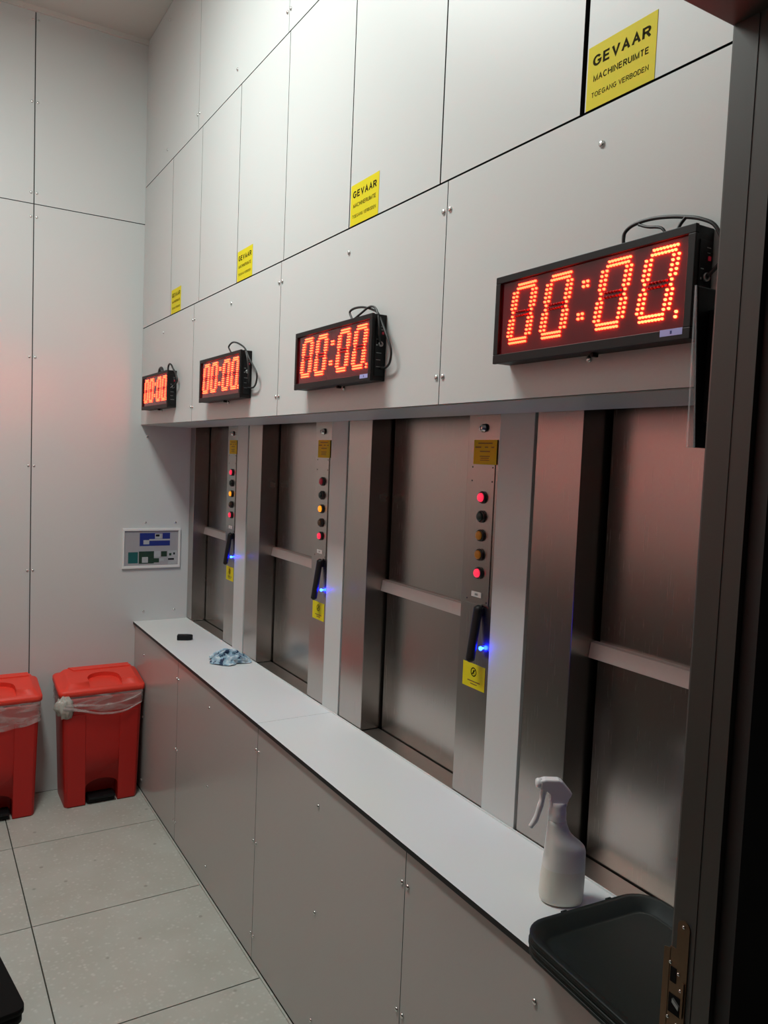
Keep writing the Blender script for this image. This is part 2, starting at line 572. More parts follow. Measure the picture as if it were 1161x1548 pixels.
# ------------------------------------------------------------------ floor
mb = MB()
mb.box(XO, 0.6, -0.6, D, -0.06, -0.004, M['grout'])
floor = struct(mb.build('floor'), 'grey speckled tile floor')
xs = [XO, -1.204, -0.604, -0.0195]
ys = [-0.6, -0.222, 0.378, 0.978, 1.578, 2.178, 2.778, 3.378, D]
for i in range(len(xs) - 1):
    for j in range(len(ys) - 1):
        mb = MB()
        mb.box(xs[i] + 0.0022, xs[i + 1] - (0.0022 if i < 2 else 0), ys[j] + 0.0022, ys[j + 1] - (0.0022 if j < 7 else 0), -0.02, 0.0, M['tile'])
        mb.build('tile', floor)

# ------------------------------------------------------------------ ceiling
mb = MB()
mb.box(XO - 0.1, 0.7, -0.6, D + 0.1, ZC, ZC + 0.08, M['ceiling'])
struct(mb.build('ceiling'), 'pale plastered ceiling')
mb = MB()
mb.box(XO, -0.0, D - 0.012, D, ZC - 0.022, ZC, M['ceiling'])
struct(mb.build('trim_1'), 'thin white cover strip where ceiling meets far wall')

# ------------------------------------------------------------------ right wall: upper panelling, columns of the niche
mb = MB()
mb.box(0.0085, 0.24, 0.30, D, ZB + 0.012, ZC, M['void'])
wall_r = struct(mb.build('wall_right'), 'panelled service lift wall')
mb = MB()
mb.box(0.375, 0.42, 0.30, D, 0.0, 2.1, M['void'])
wall_n = struct(mb.build('wall_recess'), 'dark back of the recess behind the lifts')

fy = [0.50, 1.3675, 2.226, 3.0825, D]
# fascia row with the clocks
for i in range(4):
    y0, y1 = fy[i], fy[i + 1]
    sc = []
    for z in (1.814, 2.157):
        if i > 0:
            sc.append((y0 + 0.0115, z))
        if i < 3:
            sc.append((y1 - 0.0115, z))
        mid = (0.94, 1.794, 2.655, 3.52)[i]
        sc.append((mid, z))
    panel_x(wall_r, y0, y1, ZB, Z1, screws=sc, gap=0.0013, gz=0.002)
# hatch row
hy = [0.50, 0.989, 1.3975, 1.801, 2.212, 2.612, 3.026, 3.420, D]
hg = [0.002, 0.0055, 0.0022, 0.0022, 0.0016, 0.0018, 0.0014, 0.0016, 0.001]
for i in range(8):
    mb = MB()
    mb.box(0.0, 0.008, hy[i] + hg[i], hy[i + 1] - hg[i + 1], Z1 + 0.002, Z2 - 0.0018, M['panel'], edge=M['core'], axis=0)
    mb.build('hatch_panel', wall_r)
# top row
for i in range(4):
    y0, y1 = fy[i], fy[i + 1]
    sc = []
    for z in (2.945, 3.49):
        if i > 0:
            sc.append((y0 + 0.0115, z))
        if i < 3:
            sc.append((y1 - 0.0115, z))
        sc.append(((0.94, 1.794, 2.655, 3.52)[i], z))
    panel_x(wall_r, y0, y1, Z2, ZC, screws=sc, gap=0.0010, gz=0.0018)
# grey backing shows in the narrow seams
mb = MB()
for y in fy[1:4]:
    mb.box(0.0035, 0.0086, y - 0.004, y + 0.004, ZB + 0.003, Z1 - 0.003, M['seam'])
    mb.box(0.0035, 0.0086, y - 0.004, y + 0.004, Z2 + 0.003, ZC, M['seam'])
mb.build('seam_strip', wall_r)
# underside
mb = MB()
mb.box(0.008, S - 0.004, 0.50, D, ZB, ZB + 0.010, M['panel'])
mb.build('soffit', wall_r)

# ------------------------------------------------------------------ far wall
mb = MB()
mb.box(XO, 0.42, D + 0.0085, D + 0.10, -0.06, ZC, M['seam'])
wall_b = struct(mb.build('wall_back'), 'far end wall of grey laminate sheets')
wx = [XO, -1.352, -0.489, 0.40]
wz = [0.0, 2.7107, ZC]
for i in range(3):
    for j in range(2):
        mb = MB()
        mb.box(wx[i] + (0.0022 if i else 0), wx[i + 1] - 0.0022, D, D + 0.008, wz[j] + 0.0018, wz[j + 1] - 0.0018, M['panel'], edge=M['core'], axis=1)
        o = mb.build('panel', wall_b)
        zs = (0.06, 0.56, 1.06, 1.542, 2.033, 2.654) if j == 0 else (2.759, 3.151, 3.50)
        for z in zs:
            if i < 2:
                part(SCREW_Y, 'screw', o, (wx[i + 1] - 0.012, D, z))
            if i > 0:
                part(SCREW_Y, 'screw', o, (wx[i] + 0.012, D, z))
        if i == 2 and j == 0:
            for (x, z) in ((0.031, 1.279), (0.180, 1.278), (0.030, 0.836), (0.182, 0.837), (0.031, 1.70)):
                part(SCREW_Y, 'screw', o, (x, D, z))

# ------------------------------------------------------------------ opposite wall and near wall (seen only in reflections)
mb = MB()
mb.box(XO - 0.1, XO, -0.6, D, 1.15, ZC, M['wall'])
mb.box(XO - 0.1, XO, -0.6, D, 0.0, 1.15, M['dark_wall'])  # unseen dark band, added to darken what the steel doors reflect
struct(mb.build('wall_left'), 'unseen wall opposite the lifts, dark lower band added for the reflections')

mb = MB()
mb.box(XJ + 0.045, -0.0225, 0.545, YN, 0.0, 2.15, M['dark_wall'])
mb.box(-0.0225, -0.0025, 0.545, YN, 0.0, 0.74, M['dark_wall'])
mb.box(XO, 0.0 - 0.0025, 0.53, YN, 2.15 + 0.05, ZC, M['wall'])
struct(mb.build('wall_front'), 'near wall with the doorway the view looks through')

# door frame
mb = MB()
mb.poly([(XJ, 0.571, 0), (XJ, YN - 0.004, 0), (XJ + 0.0012, YN - 0.0012, 0), (XJ + 0.004, YN, 0), (XJ + 0.045, YN, 0), (XJ + 0.045, 0.571, 0)], (0, 0, 2.15), M['jamb'])
mb.box(XJ + 0.0003, XJ + 0.045, 0.546, 0.5745, 0.0, 2.15, M['jamb'])
mb.box(XJ - 0.0005, XJ + 0.002, 0.5705, 0.5720, 0.0, 2.15, M['jamb'])
door = struct(mb.build('door_1'), 'dark grey door frame at the right edge')
mb = MB()
mb.box(XO, XJ + 0.045, 0.53, YN, 2.1502, 2.20, M['jamb'], bevel=0.002)
mb.build('frame_head', door)
mb = MB()
mb.box(XJ + 0.008, 0.06, 0.525, 0.5448, 0.0, 2.35, M['jamb_dark'])
mb.build('frame_outer', door)
mb = MB()
mb.box(XO, XO + 0.03, 0.545, YN, 0.0, 2.1502, M['jamb'], bevel=0.002)
mb.build('frame_side', door)
# strike plate with rounded tab, two openings and a bent lip
mb = MB()
x = XJ - 0.0015
pts = []
for a in range(0, 181, 20):
    pts.append((x, 0.5865 + 0.0085 * math.cos(math.radians(a)), 1.080 + 0.0085 * math.sin(math.radians(a))))
pts += [(x, 0.578, 0.880), (x, 0.5950, 0.880), (x, 0.5950, 0.930), (x, 0.6035, 0.930), (x, 0.6035, 1.048), (x, 0.5950, 1.048)]
mb.poly(pts, (0.0022, 0, 0), M['brass'])
mb.poly([(XJ - 0.0015, 0.6025, 1.046), (XJ - 0.0015, YN + 0.0065, 1.043), (XJ + 0.004, YN + 0.012, 1.043), (XJ + 0.004, YN + 0.012, 0.935), (XJ - 0.0015, YN + 0.0065, 0.935), (XJ - 0.0015, 0.6025, 0.932)][0:2]
        + [(XJ - 0.0015, YN + 0.0065, 0.935), (XJ - 0.0015, 0.6025, 0.932)], (0.0016, 0, 0), M['brass'])
sp = mb.build('strike_plate', door)
mb = MB()
mb.box(x - 0.0006, x + 0.0004, 0.5925, 0.6010, 1.005, 1.024, M['void'])
mb.box(x - 0.0006, x + 0.0004, 0.5835, 0.6012, 0.966, 0.990, M['void'])
mb.build('latch_hole', sp)
mb = MB()
mb.poly([(x - 0.0007, 0.594, 0.987), (x - 0.0007, 0.5845, 0.981), (x - 0.0007, 0.5845, 0.976), (x - 0.0007, 0.594, 0.982)], (-0.003, 0, 0), M['port'])
mb.box(x - 0.002, x - 0.0006, 0.5800, 0.5830, 0.968, 1.012, M['brass'])
mb.build('latch_tongue', sp)
for (yy, zz) in ((0.5865, 1.081), (0.5895, 1.019), (0.6020, 1.028), (0.6010, 0.958), (0.588, 0.955), (0.5855, 1.000)):
    mb = MB()
    mb.disc((x - 0.0002, yy, zz), (-1, 0, 0), [(0.0022, 0), (0.002, 0.0008), (0.0008, 0.0011)], M['screw'], seg=10)
    mb.build('screw', sp, smooth=True)

# ------------------------------------------------------------------ counter with its cladding
counter = thing('counter', (0.11, 2.2, 0.0), 'long pale grey worktop on screwed panels running under the four lifts', 'counter')
for (y0, y1) in ((0.62, 2.2615), (2.2625, D - 0.001)):
    mb = MB()
    mb.box(-0.0195, S - 0.0026, y0, y1, H - 0.0125, H, M['worktop'], edge=M['core'], axis=2)
    mb.build('worktop', counter)
mb = MB()
mb.box(S - 0.0055, S - 0.0028, 0.62, D - 0.002, H + 0.0001, H + 0.004, M['worktop'])
mb.build('back_bead', counter)
cy = [0.62, 1.3975, 2.2715, 3.148, D - 0.001]
mids = [0.972, 1.833, 2.742, 3.700]
for i in range(4):
    mb = MB()
    y0, y1 = cy[i] + 0.0012, cy[i + 1] - 0.0012
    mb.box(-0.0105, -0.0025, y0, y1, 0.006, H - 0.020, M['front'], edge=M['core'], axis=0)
    o = mb.build('front_panel', counter)
    zoff = (0.694, 0.395, 0.087)
    base = world_of(counter).translation
    for z in zoff:
        if i > 0:
            part(SCREW_X, 'screw', o, Vector((-0.0107, y0 + 0.0105, z)) - base)
        if i < 3:
            part(SCREW_X, 'screw', o, Vector((-0.0107, y1 - 0.0105, z)) - base)
        part(SCREW_X, 'screw', o, Vector((-0.0107, mids[i], z if i < 3 else z - 0.03)) - base)
mb = MB()
mb.box(-0.0022, 0.20, 0.62, D - 0.002, 0.0, H - 0.0126, M['seam'])
mb.build('carcass', counter)
mb = MB()
mb.box(-0.0190, -0.0125, 0.62, D - 0.001, -0.004, 0.004, M['tile'], bevel=0.001)
struct(mb.build('baseboard_right'), 'thin light strip along the foot of the counter')

# ------------------------------------------------------------------ lifts
def sticker_marks(mb, x, yc, zc, w, h, kind):
    e = 0.0004
    if kind == 'upper':
        rows = [(0.0, 0.36, 0.62, 0.05), (-0.30, 0.20, 0.26, 0.06), (0.06, 0.20, 0.14, 0.05), (0.33, 0.20, 0.12, 0.05), (0.0, 0.03, 0.44, 0.05),
                (0.0, -0.17, 0.44, 0.035), (0.0, -0.25, 0.36, 0.03), (0.0, -0.33, 0.40, 0.03)]
        m = M['ink_soft']
    else:
        rows = [(0.02, -0.22, 0.56, 0.045), (0.02, -0.33, 0.30, 0.04)]
        m = M['ink_soft']
    for (u, v, ww, hh) in rows:
        y = yc - u * w
        z = zc + v * h
        mb.box(x - e, x, y - ww * w / 2, y + ww * w / 2, z - hh * h / 2, z + hh * h / 2, m)
    if kind == 'lower':
        k = mb.mi(M['ink'])
        c = Vector((x - e, yc, zc + 0.17 * h))
        r0, r1 = 0.0115, 0.0088
        n = 28
        a = [mb.bm.verts.new(c + Vector((0, r0 * math.cos(2 * math.pi * i / n), r0 * math.sin(2 * math.pi * i / n)))) for i in range(n)]
        b = [mb.bm.verts.new(c + Vector((0, r1 * math.cos(2 * math.pi * i / n), r1 * math.sin(2 * math.pi * i / n)))) for i in range(n)]
        for i in range(n):
            f = mb.bm.faces.new((a[i], a[(i + 1) % n], b[(i + 1) % n], b[i]))
            f.material_index = k
        # diagonal bar and a small walking figure
        for pts in ([(0.0085, 0.0068), (0.0068, 0.0085), (-0.0085, -0.0068), (-0.0068, -0.0085)],
                    [(0.0012, 0.0056), (-0.0014, 0.0056), (-0.0020, 0.0006), (-0.0036, -0.0058), (-0.0020, -0.0058), (0.0, -0.0010), (0.0022, -0.0058), (0.0038, -0.0056), (0.0018, 0.0004)]):
            f = mb.bm.faces.new([mb.bm.verts.new(c + Vector((-0.0001, -p[0], p[1]))) for p in pts])
            f.material_index = k


def dumbwaiter(J, place, lamps, jamb_w=0.150, clip=None):
    t = thing('dumbwaiter', (S + 0.06, J - 0.41, H), place, 'service lift', 'stainless service lifts along the wall')
    top = 2.02
    ymax = min(J - 0.006, clip) if clip else J - 0.006
    jr = J - jamb_w
    mb = MB()
    mb.box(S, 0.362, jr, ymax, H + 0.0005, top, M['steel'], bevel=0.0012)
    mb.build('jamb', t)
    # sill
    mb = MB()
    mb.box(S + 0.0005, 0.313, J - 0.637, jr - 0.0005, H - 0.02, H - 0.002, M['sill'])
    mb.build('sill', t)
    mb = MB()
    mb.box(0.318, 0.330, J - 0.66, jr - 0.012, H - 0.006, 1.252, M['steel'])
    ld = mb.build('lower_door', t)
    mb = MB()
    mb.poly([(0.322, jr - 0.001, 1.262), (0.306, jr - 0.001, 1.2605), (0.3005, jr - 0.001, 1.2285), (0.3015, jr - 0.001, 1.2275), (0.322, jr - 0.001, 1.2285)], (0, -(jr - J + 0.636), 0), M['lip'])
    mb.build('door_lip', ld)
    mb = MB()
    mb.box(0.322, 0.334, J - 0.66, jr - 0.012, 1.2525, top, M['steel'])
    mb.build('upper_door', t)
    # control column
    c0, c1 = J - 0.7595, J - 0.6365
    mb = MB()
    mb.box(S, 0.362, c0, c1, H + 0.0005, top, M['steel'], bevel=0.0012)
    cc = mb.build('control_column', t)
    mb = MB()
    mb.box(S - 0.0022, S - 0.0002, J - 0.748, J - 0.655, 1.288, 1.640, M['steel'], bevel=0.0006)
    pl = mb.build('control_plate', t)
    for (dy, z) in ((-0.741, 1.627), (-0.662, 1.627), (-0.741, 1.593), (-0.662, 1.593), (-0.741, 1.298), (-0.664, 1.298)):
        mb = MB()
        mb.disc((S - 0.0022, J + dy, z), (-1, 0, 0), [(0.0022, 0), (0.0020, 0.0006), (0.0006, 0.0008)], M['ring'], seg=8)
        mb.build('plate_screw', pl, smooth=True)
    # key lock
    mb = MB()
    mb.disc((S, J - 0.697, 1.7225), (-1, 0, 0), [(0.0105, 0), (0.0105, 0.003), (0.0080, 0.005), (0.0080, 0.010), (0.0066, 0.0115), (0.0009, 0.0115)], M['screw'], seg=20)
    mb.box(S - 0.0122, S - 0.0114, J - 0.6978, J - 0.6962, 1.7175, 1.7275, M['black'])
    mb.disc((S - 0.0001, J - 0.7045, 1.7235), (-1, 0, 0), [(0.0098, 0), (0.0098, 0.0028), (0.0008, 0.0029)], M['black'], seg=20)
    mb.build('key_switch', t, smooth=False)
    # upper notice
    yc, zc = J - 0.7085, 1.664
    mb = MB()
    mb.box(S - 0.0030, S - 0.0023, yc - 0.0445, yc + 0.0445, zc - 0.030, zc + 0.030, M['amber'])
    sticker_marks(mb, S - 0.0030, yc, zc, 0.089, 0.060, 'upper')
    mb.build('instruction_sticker', t)
    # buttons
    for z, lm in zip((1.5535, 1.5065, 1.4600, 1.4125, 1.3670), lamps):
        y = J - 0.7085
        mb = MB()
        mb.disc((S - 0.0022, y, z), (-1, 0, 0), [(0.0150, 0), (0.0150, 0.004), (0.0138, 0.0065), (0.0112, 0.0070), (0.0112, 0.0060), (0.0010, 0.0060)], M['ring'], seg=24)
        b = mb.build('push_button', t, smooth=False)
        mb = MB()
        mb.disc((S - 0.0084, y, z), (-1, 0, 0), [(0.0108, 0), (0.0108, 0.003), (0.0095, 0.0052), (0.0060, 0.0066), (0.0010, 0.0070)], M[lm], seg=20)
        mb.build('lens', b, smooth=True)
    # small plate number label
    mb = MB()
    mb.box(S - 0.0032, S - 0.0023, J - 0.721, J - 0.682, 1.306, 1.319, M['white'])
    mb.box(S - 0.0034, S - 0.0031, J - 0.708, J - 0.696, 1.310, 1.315, M['port'])
    mb.build('label_tag', t)
    # black pull handle
    y = J - 0.7215
    mb = MB()
    rings = []
    for k in range(25):
        f = k / 24
        z = 1.290 - 0.140 * f
        xx = S - 0.009 - 0.020 * f
        r = 0.0132 * min(1.0, 0.30 + 4.0 * math.sqrt(min(f, 1 - f)))
        rings.append([(xx + 0.010 * min(1, r / 0.0125) * math.cos(a), y + r * math.sin(a), z) for a in [2 * math.pi * j / 16 for j in range(16)]])
    mb.rings(rings, M['black'])
    hd = mb.build('handle', t)
    mb = MB()
    mb.box(S - 0.014, S - 0.0001, y - 0.009, y + 0.009, 1.262, 1.284, M['black'], bevel=0.002)
    mb.build('handle_foot', hd)
    mb = MB()
    mb.disc((S - 0.0001, J - 0.7355, 1.1850), (-1, 0, 0), [(0.0024, 0), (0.0024, 0.004), (0.0046, 0.0055), (0.0054, 0.0080), (0.0046, 0.0105), (0.0024, 0.0122), (0.0006, 0.0126)], M['blue_led'], seg=14)
    mb.build('indicator_light', t, smooth=True)
    # lower prohibition sticker
    yc, zc = J - 0.7035, 1.107
    mb = MB()
    mb.box(S - 0.0008, S - 0.0001, yc - 0.0440, yc + 0.0440, zc - 0.0305, zc + 0.0305, M['yellow'])
    sticker_marks(mb, S - 0.0008, yc, zc, 0.088, 0.061, 'lower')
    mb.build('prohibition_sticker', t)
    return t


J4, J3, J2, J1 = 1.337, 2.2195, 3.0940, 3.9765
dumbwaiter(J1, 'stainless steel service lift farthest away, against the far end wall', ('red_lit', 'green_off', 'orange_lit', 'brown_off', 'red_lit'), jamb_w=0.165, clip=D - 0.002)
dumbwaiter(J2, 'stainless steel service lift beside the crumpled blue cloth, second from far wall', ('red_dim', 'green_off', 'orange_lit', 'brown_off', 'red_lit'))
dumbwaiter(J3, 'stainless steel service lift left of the spray bottle, with two amber unlit buttons', ('red_lit', 'green_off', 'orange_dim', 'orange_dim', 'red_lit'))
dumbwaiter(J4, 'stainless steel service lift behind the spray bottle, partly hidden by the door frame', ('red_lit', 'green_off', 'orange_dim', 'orange_dim', 'red_lit'), jamb_w=0.1455)

# white columns between the lifts
for (a, b) in ((J2 + 0.0015, J1 - 0.7605), (J3 + 0.0015, J2 - 0.7605), (J4 + 0.0015, J3 - 0.7605), (0.46, J4 - 0.7605)):
    mb = MB()
    mb.box(S - 0.002, 0.37, a, b, H + 0.0005, 2.02, M['panel'], bevel=0.0008)
    mb.build('column', wall_n)


# ------------------------------------------------------------------ danger stickers
def danger_sticker(y1, label, z0=2.2205):
    w, h = 0.1395, 0.1005
    t = MB()
    t.box(-0.0007, -0.0001, y1 - w, y1, z0, z0 + h, M['yellow'])
    o = t.build('warning_sticker', loc=(0, y1 - w / 2, z0))
    tag(o, label, 'sticker', 'yellow danger stickers on the hatch panels')
    yc = y1 - w / 2
    for text, ww, hh, fr, bold in (('GEVAAR', 0.118, 0.0215, 0.25, 0.25), ('MACHINERUIMTE', 0.112, 0.0122, 0.525, 0.20), ('TOEGANG VERBODEN', 0.116, 0.0096, 0.785, 0.17)):
        me = lettering(text, ww, hh, bold)
        me.materials.clear()
        me.materials.append(M['ink'])
        rot = Matrix(((0, 0, -1, 0), (-1, 0, 0, 0), (0, 1, 0, 0), (0, 0, 0, 1)))
        me.transform(rot)
        part(me, 'lettering', o, Vector((-0.0009, yc, z0 + h * (1 - fr))) - Vector(o.location))
    return o


danger_sticker(0.9805, 'yellow GEVAAR sticker above the largest, nearest clock')
danger_sticker(1.7945, 'yellow GEVAAR sticker above the second clock from the door')
danger_sticker(2.6055, 'yellow GEVAAR sticker above the second clock from the far wall')
danger_sticker(3.4055, 'yellow GEVAAR sticker nearest the far wall, the smallest in view')


# ------------------------------------------------------------------ LED clocks
def led_dome(mb, y, z, r=0.0020, m=None):
    k = mb.mi(m or M['led'])
    n = 6
    ring = []
    for (rr, x) in ((1.0, -0.0350), (1.0, -0.0372), (0.72, -0.0386)):
        ring.append([mb.bm.verts.new((x, y + r * rr * math.cos(2 * math.pi * i / n), z + r * rr * math.sin(2 * math.pi * i / n))) for i in range(n)])
    c = mb.bm.verts.new((-0.0392, y, z))
    for i in range(n):
        j = (i + 1) % n
        for f in ((ring[0][i], ring[1][i], ring[1][j], ring[0][j]), (ring[1][i], ring[2][i], ring[2][j], ring[1][j]), (ring[2][i], c, ring[2][j])):
            g = mb.bm.faces.new(f)
            g.material_index = k
            g.smooth = True


def digit_dots():
    sl = 0.165
    on, off = [], []
    for k in range(8):                                   # top and bottom bars, two rows each
        u = -0.0185 + k * 0.0058
        on.append((u + 0.001, 0.0500))
        on.append((u - 0.001, 0.0435))
        on.append((u - 0.0030, -0.0435))
        on.append((u - 0.0020, -0.0500))
    for v in (0.0370, 0.0303, 0.0236, 0.0169, 0.0102):
        for s in (1, -1):
            for e in (-0.0045, 0.0045):
                on.append((-0.0240 + e, s * v))
                on.append((0.0240 + e, s * v))
    for v in (0.0036, -0.0036):
        on.append((-0.0240, v))
        on.append((0.0240, v))
    for k in range(6):
        off.append((-0.0150 + k * 0.006, 0.0034))
        off.append((-0.0150 + k * 0.006, -0.0034))
    return [(u + sl * v, v) for u, v in on], [(u + sl * v, v) for u, v in off]


ON, OFF = digit_dots()


def clock(yc, label, cables, tag_label=False, bar=False):
    z0, z1 = 1.8185, 1.9740
    hw = 0.2130
    t = thing('digital_clock', (0.0, yc, z0), label, 'clock', 'red LED clocks on the fascia')
    y0, y1 = yc - hw, yc + hw
    mb = MB()
    mb.box(-0.0335, -0.0003, y0 + 0.001, y1 - 0.001, z0 + 0.001, z1 - 0.001, M['clock_case'], bevel=0.001)
    mb.build('case', t)
    mb = MB()
    b = 0.0125
    mb.box(-0.0400, -0.0335, y0, y1, z1 - b, z1, M['clock_case'], bevel=0.001)
    mb.box(-0.0400, -0.0335, y0, y1, z0, z0 + b + 0.0035, M['clock_case'], bevel=0.001)
    mb.box(-0.0400, -0.0335, y0, y0 + b, z0 + b + 0.0035, z1 - b, M['clock_case'], bevel=0.001)
    mb.box(-0.0400, -0.0335, y1 - b, y1, z0 + b + 0.0035, z1 - b, M['clock_case'], bevel=0.001)
    mb.build('bezel', t)
    mb = MB()
    mb.box(-0.0350, -0.0336, y0 + b, y1 - b, z0 + b + 0.0035, z1 - b, M['clock_face'])
    mb.build('face', t)
    zc = 1.9020
    for dy in (0.1425, 0.0575, -0.0655, -0.1500):
        mb = MB()
        for u, v in ON:
            led_dome(mb, yc + dy - u, zc + v)
        dg = mb.build('digit', t, fix=False)
        dg['kind'] = 'stuff'
        mb = MB()
        for u, v in OFF:
            led_dome(mb, yc + dy - u, zc + v, r=0.0019, m=M['led_off'])
        g = mb.build('unlit_segment', dg, fix=False)
        g['kind'] = 'stuff'
    mb = MB()
    for v, cu in ((0.0250, 0.0040), (-0.0250, -0.0040)):
        for du in (-0.0045, 0.0045):
            for dv in (-0.0036, 0.0036):
                led_dome(mb, yc - 0.0040 - cu - du, zc + v + dv, r=0.0022)
    mb.build('colon', t, fix=False)
    mb = MB()
    led_dome(mb, yc - 0.1855, zc - 0.0430, r=0.0022)
    led_dome(mb, yc - 0.1845, zc - 0.0500, r=0.0022)
    mb.build('decimal_point', t, fix=False)
    if tag_label:
        mb = MB()
        mb.box(-0.0404, -0.0399, yc - 0.2010, yc - 0.1630, 1.8255, 1.8350, M['lav'])
        mb.box(-0.0406, -0.0403, yc - 0.1835, yc - 0.1805, 1.8280, 1.8325, M['sign_blue'])
        mb.build('asset_tag', t)
    # connector side
    mb = MB()
    mb.box(-0.0300, -0.0040, y0 - 0.0008, y0 + 0.0012, z0 + 0.012, z1 - 0.020, M['black'], bevel=0.0006)
    sp = mb.build('connector_panel', t)
    mb = MB()
    mb.disc((-0.0165, y0 - 0.0008, 1.9040), (0, -1, 0), [(0.0060, 0), (0.0060, 0.004), (0.0036, 0.004), (0.0036, 0.001), (0.0005, 0.001)], M['port'], seg=16)
    mb.build('power_jack', sp)
    mb = MB()
    mb.box(-0.0130, -0.0080, y0 - 0.0026, y0 - 0.0008, 1.9270, 1.9330, M['red_dim'], bevel=0.0005)
    mb.build('power_switch', sp)
    mb = MB()
    for (a, b2, c, d) in ((-0.0270, -0.0205, 1.9140, 1.9155), (-0.0270, -0.0240, 1.9000, 1.9030), (-0.0265, -0.0130, 1.8830, 1.8840), (-0.0265, -0.0150, 1.8670, 1.8680),
                          (-0.0260, -0.0100, 1.8510, 1.8520), (-0.0160, -0.0080, 1.9440, 1.9450), (-0.0150, -0.0090, 1.9370, 1.9380)):
        mb.box(a, b2, y0 - 0.0012, y0 - 0.0007, c, d, M['port'])
    mb.build('port_marking', sp)
    mb = MB()
    mb.box(-0.0260, -0.0130, yc - 0.022, yc - 0.016, z0 - 0.006, z0 + 0.0005, M['clock_case'], bevel=0.001)
    mb.build('mounting_stud', t)
    for pts, r in cables:
        mb = MB()
        mb.tube([(p[0], yc + p[1], p[2]) for p in pts], r, M['cable'], seg=8, sub=5)
        mb.build('cable', t, smooth=True)
    return t


# cable loops, relative to each clock's centre: (x, dy, z)
c3 = [([(-0.020, -0.085, 1.972), (-0.020, -0.072, 1.985), (-0.020, -0.064, 1.999), (-0.020, -0.090, 2.004), (-0.018, -0.130, 2.001), (-0.016, -0.170, 1.990), (-0.018, -0.200, 1.977),
        (-0.018, -0.222, 1.950), (-0.018, -0.247, 1.916), (-0.016, -0.262, 1.886), (-0.014, -0.256, 1.860), (-0.012, -0.236, 1.849), (-0.012, -0.2145, 1.850)], 0.0028),
      ([(-0.024, -0.078, 1.972), (-0.022, -0.120, 1.985), (-0.020, -0.165, 1.997), (-0.022, -0.200, 1.984), (-0.026, -0.221, 1.945), (-0.022, -0.2175, 1.915), (-0.0165, -0.2170, 1.904)], 0.0026)]
c2 = [([(-0.020, -0.078, 1.972), (-0.020, -0.052, 1.990), (-0.020, -0.042, 2.002), (-0.020, -0.075, 2.012), (-0.020, -0.120, 2.007), (-0.018, -0.170, 1.991), (-0.020, -0.205, 1.975),
        (-0.018, -0.232, 1.945), (-0.018, -0.268, 1.920), (-0.016, -0.296, 1.893), (-0.014, -0.290, 1.866), (-0.012, -0.262, 1.851), (-0.012, -0.2145, 1.852)], 0.0029),
      ([(-0.022, -0.205, 1.975), (-0.024, -0.228, 1.950), (-0.022, -0.238, 1.915), (-0.020, -0.236, 1.880), (-0.014, -0.2145, 1.868)], 0.0029)]
c4 = [([(-0.020, -0.068, 1.972), (-0.020, -0.066, 1.986), (-0.020, -0.069, 1.997), (-0.020, -0.085, 2.004), (-0.020, -0.115, 2.005), (-0.020, -0.145, 2.001), (-0.020, -0.175, 1.994),
        (-0.020, -0.205, 1.984), (-0.018, -0.228, 1.968), (-0.014, -0.240, 1.930), (-0.0165, -0.217, 1.904)], 0.0028),
      ([(-0.022, -0.096, 2.001), (-0.024, -0.115, 1.993), (-0.024, -0.140, 1.986), (-0.024, -0.150, 1.973)], 0.0022),
      ([(-0.024, -0.168, 1.974), (-0.022, -0.172, 1.985), (-0.020, -0.180, 1.994)], 0.0026)]
c1 = [([(-0.020, -0.150, 1.972), (-0.020, -0.150, 1.992), (-0.020, -0.168, 2.003), (-0.018, -0.190, 1.997), (-0.016, -0.205, 1.983), (-0.018, -0.225, 1.975), (-0.018, -0.258, 1.955),
        (-0.016, -0.268, 1.925), (-0.0165, -0.217, 1.904)], 0.0038),
      ([(-0.022, -0.015, 1.972), (-0.020, -0.022, 1.990), (-0.018, -0.034, 1.996), (-0.018, -0.046, 1.985), (-0.018, -0.052, 1.972)], 0.0075)]
clock(3.5115, 'black LED clock nearest the far wall, showing red 00:00', c1)
clock(2.6570, 'black LED clock second from the far wall, showing red 00:00', c2)
clock(1.8055, 'black LED clock third from the far wall, cable looped over its end', c3, tag_label=True)
clock(0.9300, 'largest and nearest black LED clock showing 00:00, right end behind the door frame', c4, tag_label=True)

# ------------------------------------------------------------------ framed panel on the far wall
fx0, fx1, fz0, fz1 = -0.080, 0.204, 1.053, 1.251
sg = thing('framed_sign', (0.062, D, fz0), 'white framed grey board with blue and green labels on far wall', 'sign')
mb = MB()
b = 0.0125
yb0, yb1 = D - 0.012, D - 0.0002
mb.box(fx0, fx1, yb0, yb1, fz1 - b, fz1, M['white'], bevel=0.0015)
mb.box(fx0, fx1, yb0, yb1, fz0, fz0 + b, M['white'], bevel=0.0015)
mb.box(fx0, fx0 + b * 0.8, yb0, yb1, fz0 + b, fz1 - b, M['white'], bevel=0.0015)
mb.box(fx1 - b * 0.8, fx1, yb0, yb1, fz0 + b, fz1 - b, M['white'], bevel=0.0015)
mb.build('frame', sg)
mb = MB()
mb.box(fx0 + b * 0.8, fx1 - b * 0.8, D - 0.005, D - 0.0003, fz0 + b, fz1 - b, M['sign_back'])
mb.build('board', sg)


def lab(u0, u1, v0, v1, m, lift=0.0004, name='label'):
    mb = MB()
    fw, fh = fx1 - fx0, fz1 - fz0
    mb.box(fx0 + u0 * fw, fx0 + u1 * fw, D - 0.005 - lift, D - 0.0048, fz0 + v0 * fh, fz0 + v1 * fh, m)
    mb.build(name, sg)


def T(px, py):
    # position inside the frame as a fraction, measured on the photograph's crop of it
    return (px - 45) / 1020.0, (775 - py + (px - 45) * 0.0) / 665.0


